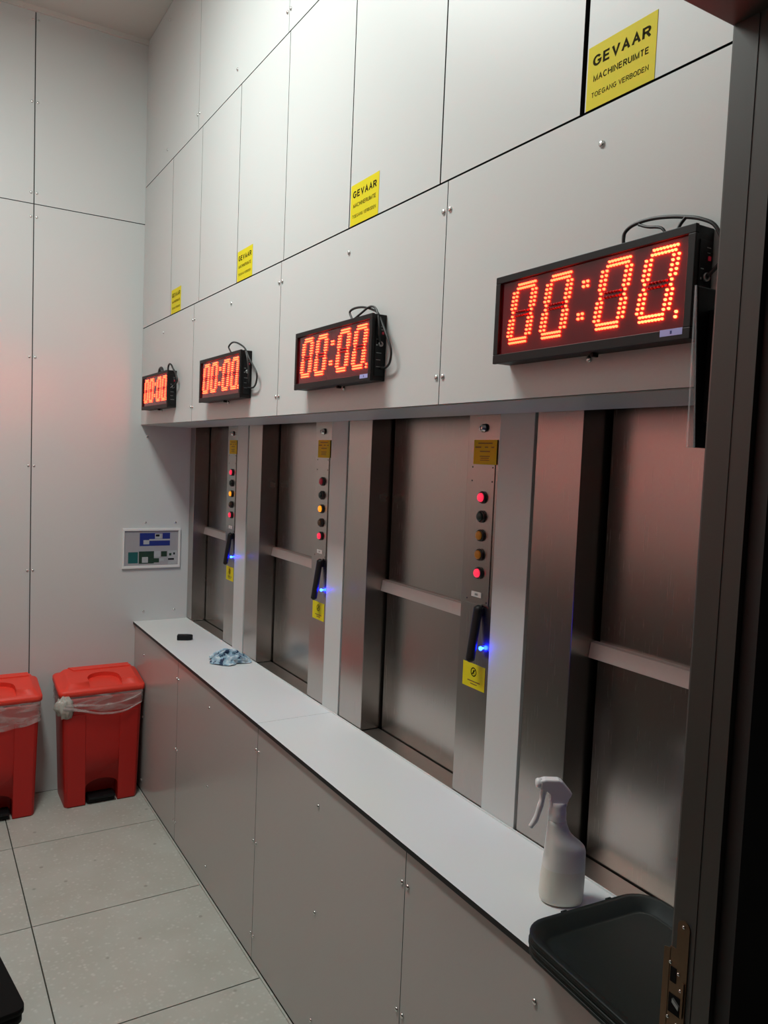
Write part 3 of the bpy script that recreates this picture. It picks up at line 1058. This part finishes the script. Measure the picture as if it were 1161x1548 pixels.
for (a, b_, c, d, m, l) in ((345, 880, 405, 190, 'sign_blue', 0.0004), (410, 512, 378, 308, 'sign_pale', 0.0008), (612, 715, 288, 200, 'sign_pale', 0.0008), (715, 745, 288, 200, 'sign_back', 0.0008),
                            (512, 880, 318, 292, 'sign_pale', 0.0009), (150, 318, 690, 505, 'sign_teal', 0.0004), (335, 600, 700, 495, 'sign_green', 0.0004), (390, 495, 685, 590, 'sign_pale', 0.0008),
                            (500, 690, 685, 615, 'sign_green', 0.0010), (600, 715, 590, 495, 'sign_pale', 0.0003), (725, 830, 590, 500, 'sign_green', 0.0006), (850, 1010, 720, 490, 'sign_pale', 0.0002),
                            (852, 960, 650, 620, 'black', 0.0006), (700, 775, 665, 620, 'sign_pale', 0.0005), (870, 910, 575, 535, 'sign_green', 0.0006), (945, 975, 560, 525, 'black', 0.0006), (625, 690, 250, 215, 'black', 0.0012)):
    u0, v0 = T(a, c)
    u1, v1 = T(b_, d)
    lab(u0, u1, v0, v1, M[m], l)


# ------------------------------------------------------------------ red pedal bins
def rrect(cx, cy, hx, hy, r, z, n=5):
    pts = []
    for (sx, sy, a0) in ((1, 1, 0), (-1, 1, 90), (-1, -1, 180), (1, -1, 270)):
        for k in range(n + 1):
            a = math.radians(a0 + 90 * k / n)
            pts.append((cx + sx * (hx - r) + r * math.cos(a), cy + sy * (hy - r) + r * math.sin(a), z))
    return pts


def carve(o, cutter):
    mod = o.modifiers.new('carve', 'BOOLEAN')
    mod.operation = 'DIFFERENCE'
    mod.solver = 'EXACT'
    mod.object = cutter
    bpy.context.view_layer.update()
    me = bpy.data.meshes.new_from_object(o.evaluated_get(bpy.context.evaluated_depsgraph_get()))
    o.modifiers.clear()
    bpy.data.objects.remove(cutter)
    return me


def pedal_bin(x, y, label, knot, band_dz, seed):
    t = thing('pedal_bin', (x, y, 0), label, 'bin', 'red pedal bins by the far wall')
    rb = random.Random(seed)
    # body: tapered shell with an arched foot opening in front
    mb = MB()
    rings = []
    for z, hx, hy in ((0.0, 0.1600, 0.103), (0.012, 0.1615, 0.105), (0.25, 0.1685, 0.109), (0.49, 0.1760, 0.114), (0.505, 0.1760, 0.114)):
        rings.append(rrect(x, y, hx, hy, 0.020, z))
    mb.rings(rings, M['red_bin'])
    body = mb.build('body')
    mb = MB()
    pts = [(-0.0715, -0.02), (0.0715, -0.02), (0.0715, 0.082)]
    for k in range(1, 12):
        a = math.pi * k / 12
        pts.append((0.0715 * math.cos(a), 0.082 + 0.036 * math.sin(a)))
    pts.append((-0.0715, 0.082))
    mb.poly([(x + p[0], y - 0.16, p[1]) for p in pts], (0, 0.135, 0), M['red_bin'])
    # shallow centre recess between the two shoulders of the front
    cut = mb.build('cutter')
    me = carve(body, cut)
    body.data = me
    me.name = 'body'
    me.transform(Matrix.Translation((-x, -y, 0)))
    body.parent = t
    # raised shoulders left and right on the front
    for s in (-1, 1):
        mb = MB()
        xa, xb = (0.0716, 0.1490) if s > 0 else (-0.1490, -0.0716)
        q = [(xa, 0.004, -0.1035), (xb, 0.004, -0.1035), (xb * 1.06, 0.43, -0.1125), (xa * 1.06, 0.43, -0.1125)]
        mb.poly([(x + a, y + c - 0.0005, b) for a, b, c in q], (0, -0.0045, 0), M['red_bin'], bevel=0.002)
        mb.build('front_rib', t)
    # pedal
    mb = MB()
    mb.box(x - 0.060, x + 0.062, y - 0.118, y - 0.040, 0.022, 0.036, M['black'], bevel=0.006)
    mb.box(x - 0.062, x + 0.060, y - 0.100, y - 0.030, 0.0005, 0.018, M['black'], bevel=0.004)
    mb.build('pedal', t)
    # lid: skirt, raised plateau and an arched relief
    lid_m = MB()
    hx, hy = 0.1900, 0.1150
    rr = [rrect(x, y, hx - 0.004, hy - 0.004, 0.022, 0.512), rrect(x, y, hx, hy, 0.024, 0.516), rrect(x, y, hx, hy, 0.024, 0.534), rrect(x, y, hx - 0.005, hy - 0.005, 0.022, 0.540),
          rrect(x + 0.004, y, hx - 0.020, hy - 0.012, 0.020, 0.543), rrect(x + 0.006, y + 0.004, hx - 0.036, hy - 0.026, 0.018, 0.562), rrect(x + 0.006, y + 0.004, hx - 0.046, hy - 0.036, 0.016, 0.566)]
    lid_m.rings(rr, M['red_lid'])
    lid = lid_m.build('lid')
    arch = [(x - 0.060, y - 0.150, 0.5460)]
    for k in range(0, 17):
        a = math.pi * k / 16
        arch.append((x + 0.012 - 0.072 * math.cos(a), y - 0.060 + 0.075 * math.sin(a) ** 0.7, 0.5460))
    arch.append((x + 0.084, y - 0.150, 0.5460))
    cm = MB()
    cm.poly(arch, (0, 0.0, 0.05), M['red_lid'])
    lid.data = carve(lid, cm.build('cutter'))
    lid_m = MB()
    lid_m.mi(M['red_lid'])
    lid_m.bm.from_mesh(lid.data)
    bpy.data.objects.remove(lid)
    back = [(x - 0.105, y + 0.050, 0.560), (x + 0.150, y + 0.050, 0.560), (x + 0.150, y + 0.088, 0.560), (x - 0.125, y + 0.088, 0.560)]
    lid_m.poly(back, (0, 0, 0.011), M['red_lid'], bevel=0.003)
    # the lid rises towards the wall
    piv = Vector((x, y - hy, 0.516))
    bmesh.ops.rotate(lid_m.bm, verts=lid_m.bm.verts[:], cent=piv, matrix=Matrix.Rotation(math.radians(9.0), 3, 'X'))
    lid_m.build('lid', t)
    # clear liner folded over the rim
    base = rrect(x, y, 0.1795, 0.1175, 0.024, 0, n=7)
    dense = []
    for i in range(len(base)):
        p, q = Vector(base[i]), Vector(base[(i + 1) % len(base)])
        steps = max(1, int((q - p).length / 0.012))
        for s in range(steps):
            dense.append(p.lerp(q, s / steps))
    rings = []
    for k in range(7):
        f = k / 6
        ring = []
        for i, p in enumerate(dense):
            u = (p.x - x) / 0.18
            low = 0.430 - band_dz + 0.030 * (abs(u - 0.15)) + 0.010 * noise.noise(Vector((p.x * 14, p.y * 14, seed)))
            z = 0.517 * (1 - f) + low * f
            w = 0.004 + 0.006 * f + 0.0055 * noise.noise(Vector((p.x * 30, z * 60, seed + p.y * 20)))
            n = Vector((p.x - x, (p.y - y) * 1.4, 0)).normalized()
            q = p - n * (0.006 * f)
            ring.append((q.x + n.x * w, q.y + n.y * w, z))
        rings.append(ring)
    mb = MB()
    mb.rings(rings, M['film'], caps=False)
    mb.build('bin_liner', t, smooth=True)
    if knot:
        mb = MB()
        c = Vector((x - 0.176, y - 0.120, 0.474))
        rings = []
        for i in range(13):
            th = math.pi * i / 12
            ring = []
            for j in range(20):
                ph = 2 * math.pi * j / 20
                d = Vector((math.sin(th) * math.cos(ph), math.sin(th) * math.sin(ph), math.cos(th)))
                r = 1 + 0.38 * noise.noise(d * 2.6 + Vector((4, 1, 7))) + 0.2 * math.sin(5 * ph + 3 * th)
                ring.append(c + Vector((d.x * 0.036 * r, d.y * 0.022 * r, d.z * 0.042 * r)) + Vector((0.016 * (th / math.pi), 0, 0)))
            rings.append(ring)
        mb.rings(rings, M['knot'])
        mb.tube([c + Vector((0.01, -0.012, 0.01)), c + Vector((0.06, -0.016, 0.008)), c + Vector((0.16, -0.018, -0.004)), c + Vector((0.27, -0.014, 0.004)), c + Vector((0.345, -0.006, 0.030))], [0.010, 0.006, 0.004, 0.004, 0.002], M['film'], seg=8, sub=6)
        mb.tube([c + Vector((0.0, -0.012, 0.0)), c + Vector((0.07, -0.018, -0.016)), c + Vector((0.16, -0.020, -0.040)), c + Vector((0.26, -0.018, -0.042)), c + Vector((0.345, -0.006, -0.012))], [0.012, 0.006, 0.005, 0.005, 0.003], M['film'], seg=8, sub=6)
        mb.build('liner_knot', t, smooth=True)
    return t


pedal_bin(-0.2030, 3.7630, 'red pedal bin in the corner against the counter, liner knotted on left', True, 0.0, 3)
pedal_bin(-0.6500, 3.7560, 'red pedal bin cut off by the left edge, liner hanging lower', False, 0.028, 11)

# ------------------------------------------------------------------ spray bottle
RX = Vector((0.8571, -0.5150, 0.0))       # bottle's broad side is turned to the doorway
RY = Vector((0.5150, 0.8571, 0.0))
B0 = Vector((0.139, 1.072, H))
spray = thing('spray_bottle', B0, 'translucent white spray bottle with trigger, standing on counter', 'bottle')


def ell(cx, rx, ry, z, n=28, p=2.3):
    out = []
    for j in range(n):
        a = 2 * math.pi * j / n
        c, s = math.cos(a), math.sin(a)
        ex = math.copysign(abs(c) ** (2 / p), c) * rx + cx
        ey = math.copysign(abs(s) ** (2 / p), s) * ry
        out.append(B0 + RX * ex + RY * ey + Vector((0, 0, z)))
    return out


mb = MB()
prof = [(0.0005, 0, 0.036, 0.028), (0.004, 0, 0.0415, 0.0335), (0.012, 0, 0.0430, 0.035), (0.045, 0.0010, 0.0425, 0.0345), (0.0695, 0.0020, 0.0412, 0.0335)]
prof2 = [(0.0695, 0.0020, 0.0412, 0.0335), (0.092, 0.0028, 0.0402, 0.032), (0.104, 0.0032, 0.0394, 0.0305), (0.110, 0.0026, 0.0384, 0.0300), (0.117, -0.0010, 0.0344, 0.0285), (0.124, -0.0055, 0.0294, 0.026), (0.132, -0.0095, 0.0248, 0.0225),
         (0.142, -0.0125, 0.0212, 0.0190), (0.154, -0.0145, 0.0186, 0.0170), (0.164, -0.0155, 0.0172, 0.0160)]
mb.rings([ell(cx, rx, ry, z) for z, cx, rx, ry in prof + prof2[1:]], M['bottle'])
lq = mb.mi(M['liquid'])
for f in mb.bm.faces:
    if f.calc_center_median().z < H + 0.0695:
        f.material_index = lq
mb.build('bottle_body', spray)
mb = MB()
mb.rings([ell(-0.0160, r, r, z, p=2.0) for z, r in ((0.162, 0.0172), (0.164, 0.0178), (0.178, 0.0174), (0.180, 0.0168), (0.190, 0.0160), (0.198, 0.0160))], M['sprayer'])
mb.build('collar', spray)


def sp(u, v, w=0.0):
    return B0 + RX * (u - 0.009) + RY * w + Vector((0, 0, v))


mb = MB()
outline = [(-0.0225, 0.188), (-0.0200, 0.204), (-0.0255, 0.212), (-0.0270, 0.222), (-0.0440, 0.2235), (-0.0440, 0.2400), (-0.0350, 0.2430), (-0.0090, 0.2430), (-0.0020, 0.2400), (0.0180, 0.2170), (0.0165, 0.2110), (0.0065, 0.2000), (0.0082, 0.188)]
mb.poly([sp(u, v, -0.0105) for u, v in outline], RY * 0.021, M['sprayer'], bevel=0.003)
mb.build('spray_head', spray)
mb = MB()
ax = -RX
mb.disc(sp(-0.0405, 0.2325), ax, [(0.0088, 0), (0.0098, 0.003), (0.0098, 0.008), (0.0080, 0.0110), (0.0020, 0.0115)], M['sprayer'], seg=16)
mb.build('nozzle', spray, smooth=True)
mb = MB()
path = [(-0.0335, 0.2240), (-0.0370, 0.2120), (-0.0380, 0.2000), (-0.0410, 0.1870), (-0.0445, 0.1730), (-0.0495, 0.1580), (-0.0580, 0.1440)]
mb.tube([sp(u, v) for u, v in path], [0.0060, 0.0064, 0.0052, 0.0062, 0.0054, 0.0060, 0.0048], M['sprayer'], seg=12, sub=5)
mb.build('trigger', spray, smooth=True)

# ------------------------------------------------------------------ stack of serving trays
def tray_mesh():
    mb = MB()
    hx, hy = 0.152, 0.182
    lv = [(hx - 0.030, hy - 0.030, 0.030, 0.0000), (hx - 0.0135, hy - 0.0135, 0.0465, 0.0165), (hx - 0.001, hy - 0.001, 0.057, 0.0166), (hx, hy, 0.058, 0.0172), (hx, hy, 0.058, 0.0218),
          (hx - 0.002, hy - 0.002, 0.057, 0.0228), (hx - 0.0105, hy - 0.0105, 0.0485, 0.0224), (hx - 0.028, hy - 0.028, 0.032, 0.0050), (hx - 0.034, hy - 0.034, 0.028, 0.0034)]
    mb.rings([rrect(0, 0, a, b, r, z, n=8) for a, b, r, z in lv], M['tray'])
    # small moulded stacking tabs on the rim
    for (cx, w) in ((-0.045, 0.006), (0.060, 0.006)):
        mb.box(cx - w, cx + w, hy - 0.001, hy + 0.0025, 0.0165, 0.0228, M['tray'])
    o = mb.build('serving_tray', smooth=False)
    for p in o.data.polygons:
        p.use_smooth = len(p.vertices) == 4
    return o


TN = 5
TX, TY, TR = 0.0865, 0.7930, -4.0
first = tray_mesh()
names = ['bottom tray of the dark stack on the counter end, resting on the worktop', 'second tray up in the dark stack on the counter end',
         'middle tray of the dark stack on the counter end', 'second tray from the top of the dark stack on counter end',
         'top tray of the dark stack, its dark green inside showing']
for i in range(TN):
    o = first if i == 0 else first.copy()
    if i:
        COL.objects.link(o)
    o.location = (TX + (0.0, 0.0012, -0.001, 0.0008, 0.0)[i], TY + (0.0, -0.001, 0.001, 0.0, 0.0)[i], H + 0.0003 + 0.0067 * i)
    o.rotation_euler = (0, 0, math.radians(TR + (0, 0.25, -0.2, 0.15, 0)[i]))
    tag(o, names[i], 'tray', 'stack of dark serving trays')

# ------------------------------------------------------------------ cleaning cloth
def cloth():
    mb = MB()
    k = mb.mi(M['cloth'])
    NR, NA = 40, 96
    grid = []
    for i in range(NR + 1):
        f = i / NR
        row = []
        for j in range(NA):
            a = 2 * math.pi * j / NA
            edge = 1 + 0.16 * math.sin(3 * a + 0.6) + 0.12 * math.sin(5 * a + 2.0) + 0.10 * noise.noise(Vector((math.cos(a) * 2, math.sin(a) * 2, 3)))
            u = 0.092 * f * edge * math.cos(a)
            v = 0.066 * f * edge * math.sin(a)
            q = Vector((u * 34, v * 34, 1.7))
            rid = 1 - abs(noise.noise(q)) * 2.2
            rid2 = 1 - abs(noise.noise(q * 2.3 + Vector((5, 2, 0)))) * 2.0
            env = max(0.0, 1 - f ** 2.6)
            z = env * (0.010 + 0.024 * max(0, rid) ** 2 + 0.011 * max(0, rid2) ** 2) + 0.0015 + 0.0022 * (0.5 + 0.5 * math.sin(9 * a)) * f
            row.append(mb.bm.verts.new((u + 0.006 * noise.noise(q * 1.4), v + 0.006 * noise.noise(q * 1.4 + Vector((9, 9, 9))), z)))
            if i == 0:
                break
        grid.append(row)
    for i in range(NR):
        for j in range(NA):
            j2 = (j + 1) % NA
            if i == 0:
                f = mb.bm.faces.new((grid[0][0], grid[1][j], grid[1][j2]))
            else:
                f = mb.bm.faces.new((grid[i][j], grid[i + 1][j], grid[i + 1][j2], grid[i][j2]))
            f.material_index = k
            f.smooth = True
    # rolled folds lying over the heap
    for pts, rr in (([(-0.085, 0.000, 0.014), (-0.055, 0.026, 0.024), (-0.020, 0.036, 0.034), (0.010, 0.022, 0.036)], [0.005, 0.008, 0.008, 0.004]),
                    ([(-0.060, -0.030, 0.010), (-0.030, -0.010, 0.028), (0.004, 0.000, 0.038), (0.040, 0.014, 0.030)], [0.005, 0.007, 0.007, 0.004]),
                    ([(-0.010, -0.052, 0.009), (0.030, -0.044, 0.022), (0.066, -0.030, 0.024), (0.096, -0.012, 0.012)], [0.007, 0.008, 0.008, 0.004]),
                    ([(0.010, -0.020, 0.020), (0.044, -0.012, 0.030), (0.078, 0.006, 0.022), (0.104, 0.020, 0.008)], [0.004, 0.006, 0.006, 0.003]),
                    ([(-0.040, 0.044, 0.014), (0.000, 0.052, 0.028), (0.036, 0.042, 0.028), (0.060, 0.030, 0.014)], [0.004, 0.007, 0.007, 0.003])):
        mb.tube(pts, rr, M['cloth'], seg=10, sub=6)
    o = mb.build('cleaning_cloth')
    o.location = (0.146, 2.995, H + 0.0008)
    o.scale = (0.86, 0.86, 1.15)
    o.rotation_euler = (0, 0, math.radians(-30))
    return tag(o, 'crumpled light blue cleaning cloth with navy patches and painted fold shadows on the counter', 'cloth')


cloth()

# ------------------------------------------------------------------ small black cap on the counter
mb = MB()
out = [(-0.034, -0.014), (0.012, -0.015), (0.028, -0.010), (0.034, 0.0), (0.028, 0.010), (0.012, 0.015), (-0.034, 0.014)]
mb.poly([(a, b, 0.0) for a, b in out], (0, 0, 0.024), M['black'], bevel=0.003)
o = mb.build('plastic_cap')
o.location = (0.100, 3.425, H + 0.0003)
o.rotation_euler = (0, 0, math.radians(-22))
tag(o, 'small black plastic cap lying on the counter near the far wall', 'cap')

# ------------------------------------------------------------------ black holder with a clear acrylic wedge beside the door frame
hold = thing('wall_holder', (-0.07, YN, 1.667), 'black wall holder with clear acrylic front, half behind the door frame', 'holder')
mb = MB()
mb.poly([(-0.1150, 0.650, 1.868), (-0.0985, 0.650, 1.667), (-0.030, 0.650, 1.667), (-0.030, 0.650, 1.868)], (0, 0.005, 0), M['black'], bevel=0.002)
mb.box(-0.090, -0.040, YN + 0.0002, 0.652, 1.70, 1.84, M['black'])
mb.build('back_plate', hold)
mb = MB()
mb.poly([(-0.1166, 0.651, 1.868), (-0.1130, 0.651, 1.667), (-0.0990, 0.651, 1.667), (-0.1154, 0.651, 1.868)], (0, 0.0025, 0), M['acrylic'])
mb.build('acrylic_front', hold)

# ------------------------------------------------------------------ black trolley at the lower left
tr = thing('platform_trolley', (-0.92, 2.2, 0.0), 'black platform trolley, only one corner showing at the lower left', 'trolley', rz=0.0)
TA = math.radians(8.8)
ca, sa = math.cos(TA), math.sin(TA)
C0 = Vector((-0.7185, 1.935, 0.0))


def tp(a, b, z):
    # a runs to the left of the corner, b away from the viewer along the deck's edge
    return (C0.x - a * ca - b * sa, C0.y - a * sa * 0.9 + b * ca, z)


def rdeck(a0, a1, b0, b1, r, z, n=5):
    pts = []
    for (cx, cyy, s) in ((a1 - r, b1 - r, 0), (a0 + r, b1 - r, 90), (a0 + r, b0 + r, 180), (a1 - r, b0 + r, 270)):
        for k in range(n + 1):
            a = math.radians(s + 90 * k / n)
            pts.append(tp(cx + r * math.cos(a), cyy + r * math.sin(a), z))
    return pts


mb = MB()
mb.rings([rdeck(0, 0.42, 0, 0.62, 0.022, z) for z in (0.285, 0.300)] , M['trolley'])
mb.rings([rdeck(0.004, 0.416, 0.004, 0.616, 0.020, z) for z in (0.262, 0.2849)], M['trolley'])
mb.build('deck', tr)
for (a, b) in ((0.055, 0.055), (0.365, 0.055), (0.055, 0.565), (0.365, 0.565)):
    mb = MB()
    c = Vector(tp(a, b, 0))
    mb.disc((c.x, c.y, 0.250), (0, 0, 1), [(0.048, 0), (0.048, 0.012)], M['trolley'], seg=16)
    mb.box(c.x - 0.022, c.x - 0.016, c.y - 0.03, c.y + 0.03, 0.09, 0.250, M['trolley'])
    mb.box(c.x + 0.016, c.x + 0.022, c.y - 0.03, c.y + 0.03, 0.09, 0.250, M['trolley'])
    w = mb.build('caster', tr)
    mb = MB()
    mb.disc((c.x - 0.014, c.y, 0.0915), (1, 0, 0), [(0.040, 0), (0.091, 0.004), (0.091, 0.024), (0.040, 0.028)], M['black'], seg=28)
    mb.build('wheel', w, smooth=False)
    mb = MB()
    mb.disc((c.x + 0.022, c.y, 0.0915), (1, 0, 0), [(0.008, 0), (0.008, 0.006), (0.003, 0.007)], M['port'], seg=10)
    mb.build('axle_bolt', w, smooth=False)

# ------------------------------------------------------------------ ceiling lamps
def ceiling_lamp(x, y, w, l, watts, label):
    t = thing('ceiling_light', (x, y, ZC), label, 'lamp', 'ceiling lights above the room')
    mb = MB()
    mb.box(x - w / 2 - 0.03, x + w / 2 + 0.03, y - l / 2 - 0.03, y + l / 2 + 0.03, ZC - 0.050, ZC - 0.0005, M['lampmetal'], bevel=0.004)
    mb.build('housing', t)
    mb = MB()
    mb.box(x - w / 2, x + w / 2, y - l / 2, y + l / 2, ZC - 0.056, ZC - 0.0505, M['diffuser'])
    mb.build('diffuser', t)
    ld = bpy.data.lights.new('lamp_light', 'AREA')
    ld.shape = 'RECTANGLE'
    ld.size = w
    ld.size_y = l
    ld.energy = watts
    ld.color = LIGHT_COLOR
    lo = bpy.data.objects.new('lamp_light', ld)
    lo.location = (0, 0, -0.060)
    lo.parent = t
    COL.objects.link(lo)


ceiling_lamp(-0.92, 2.12, 0.30, 1.05, LIGHT_WATTS, 'long white ceiling light above the middle of the room')
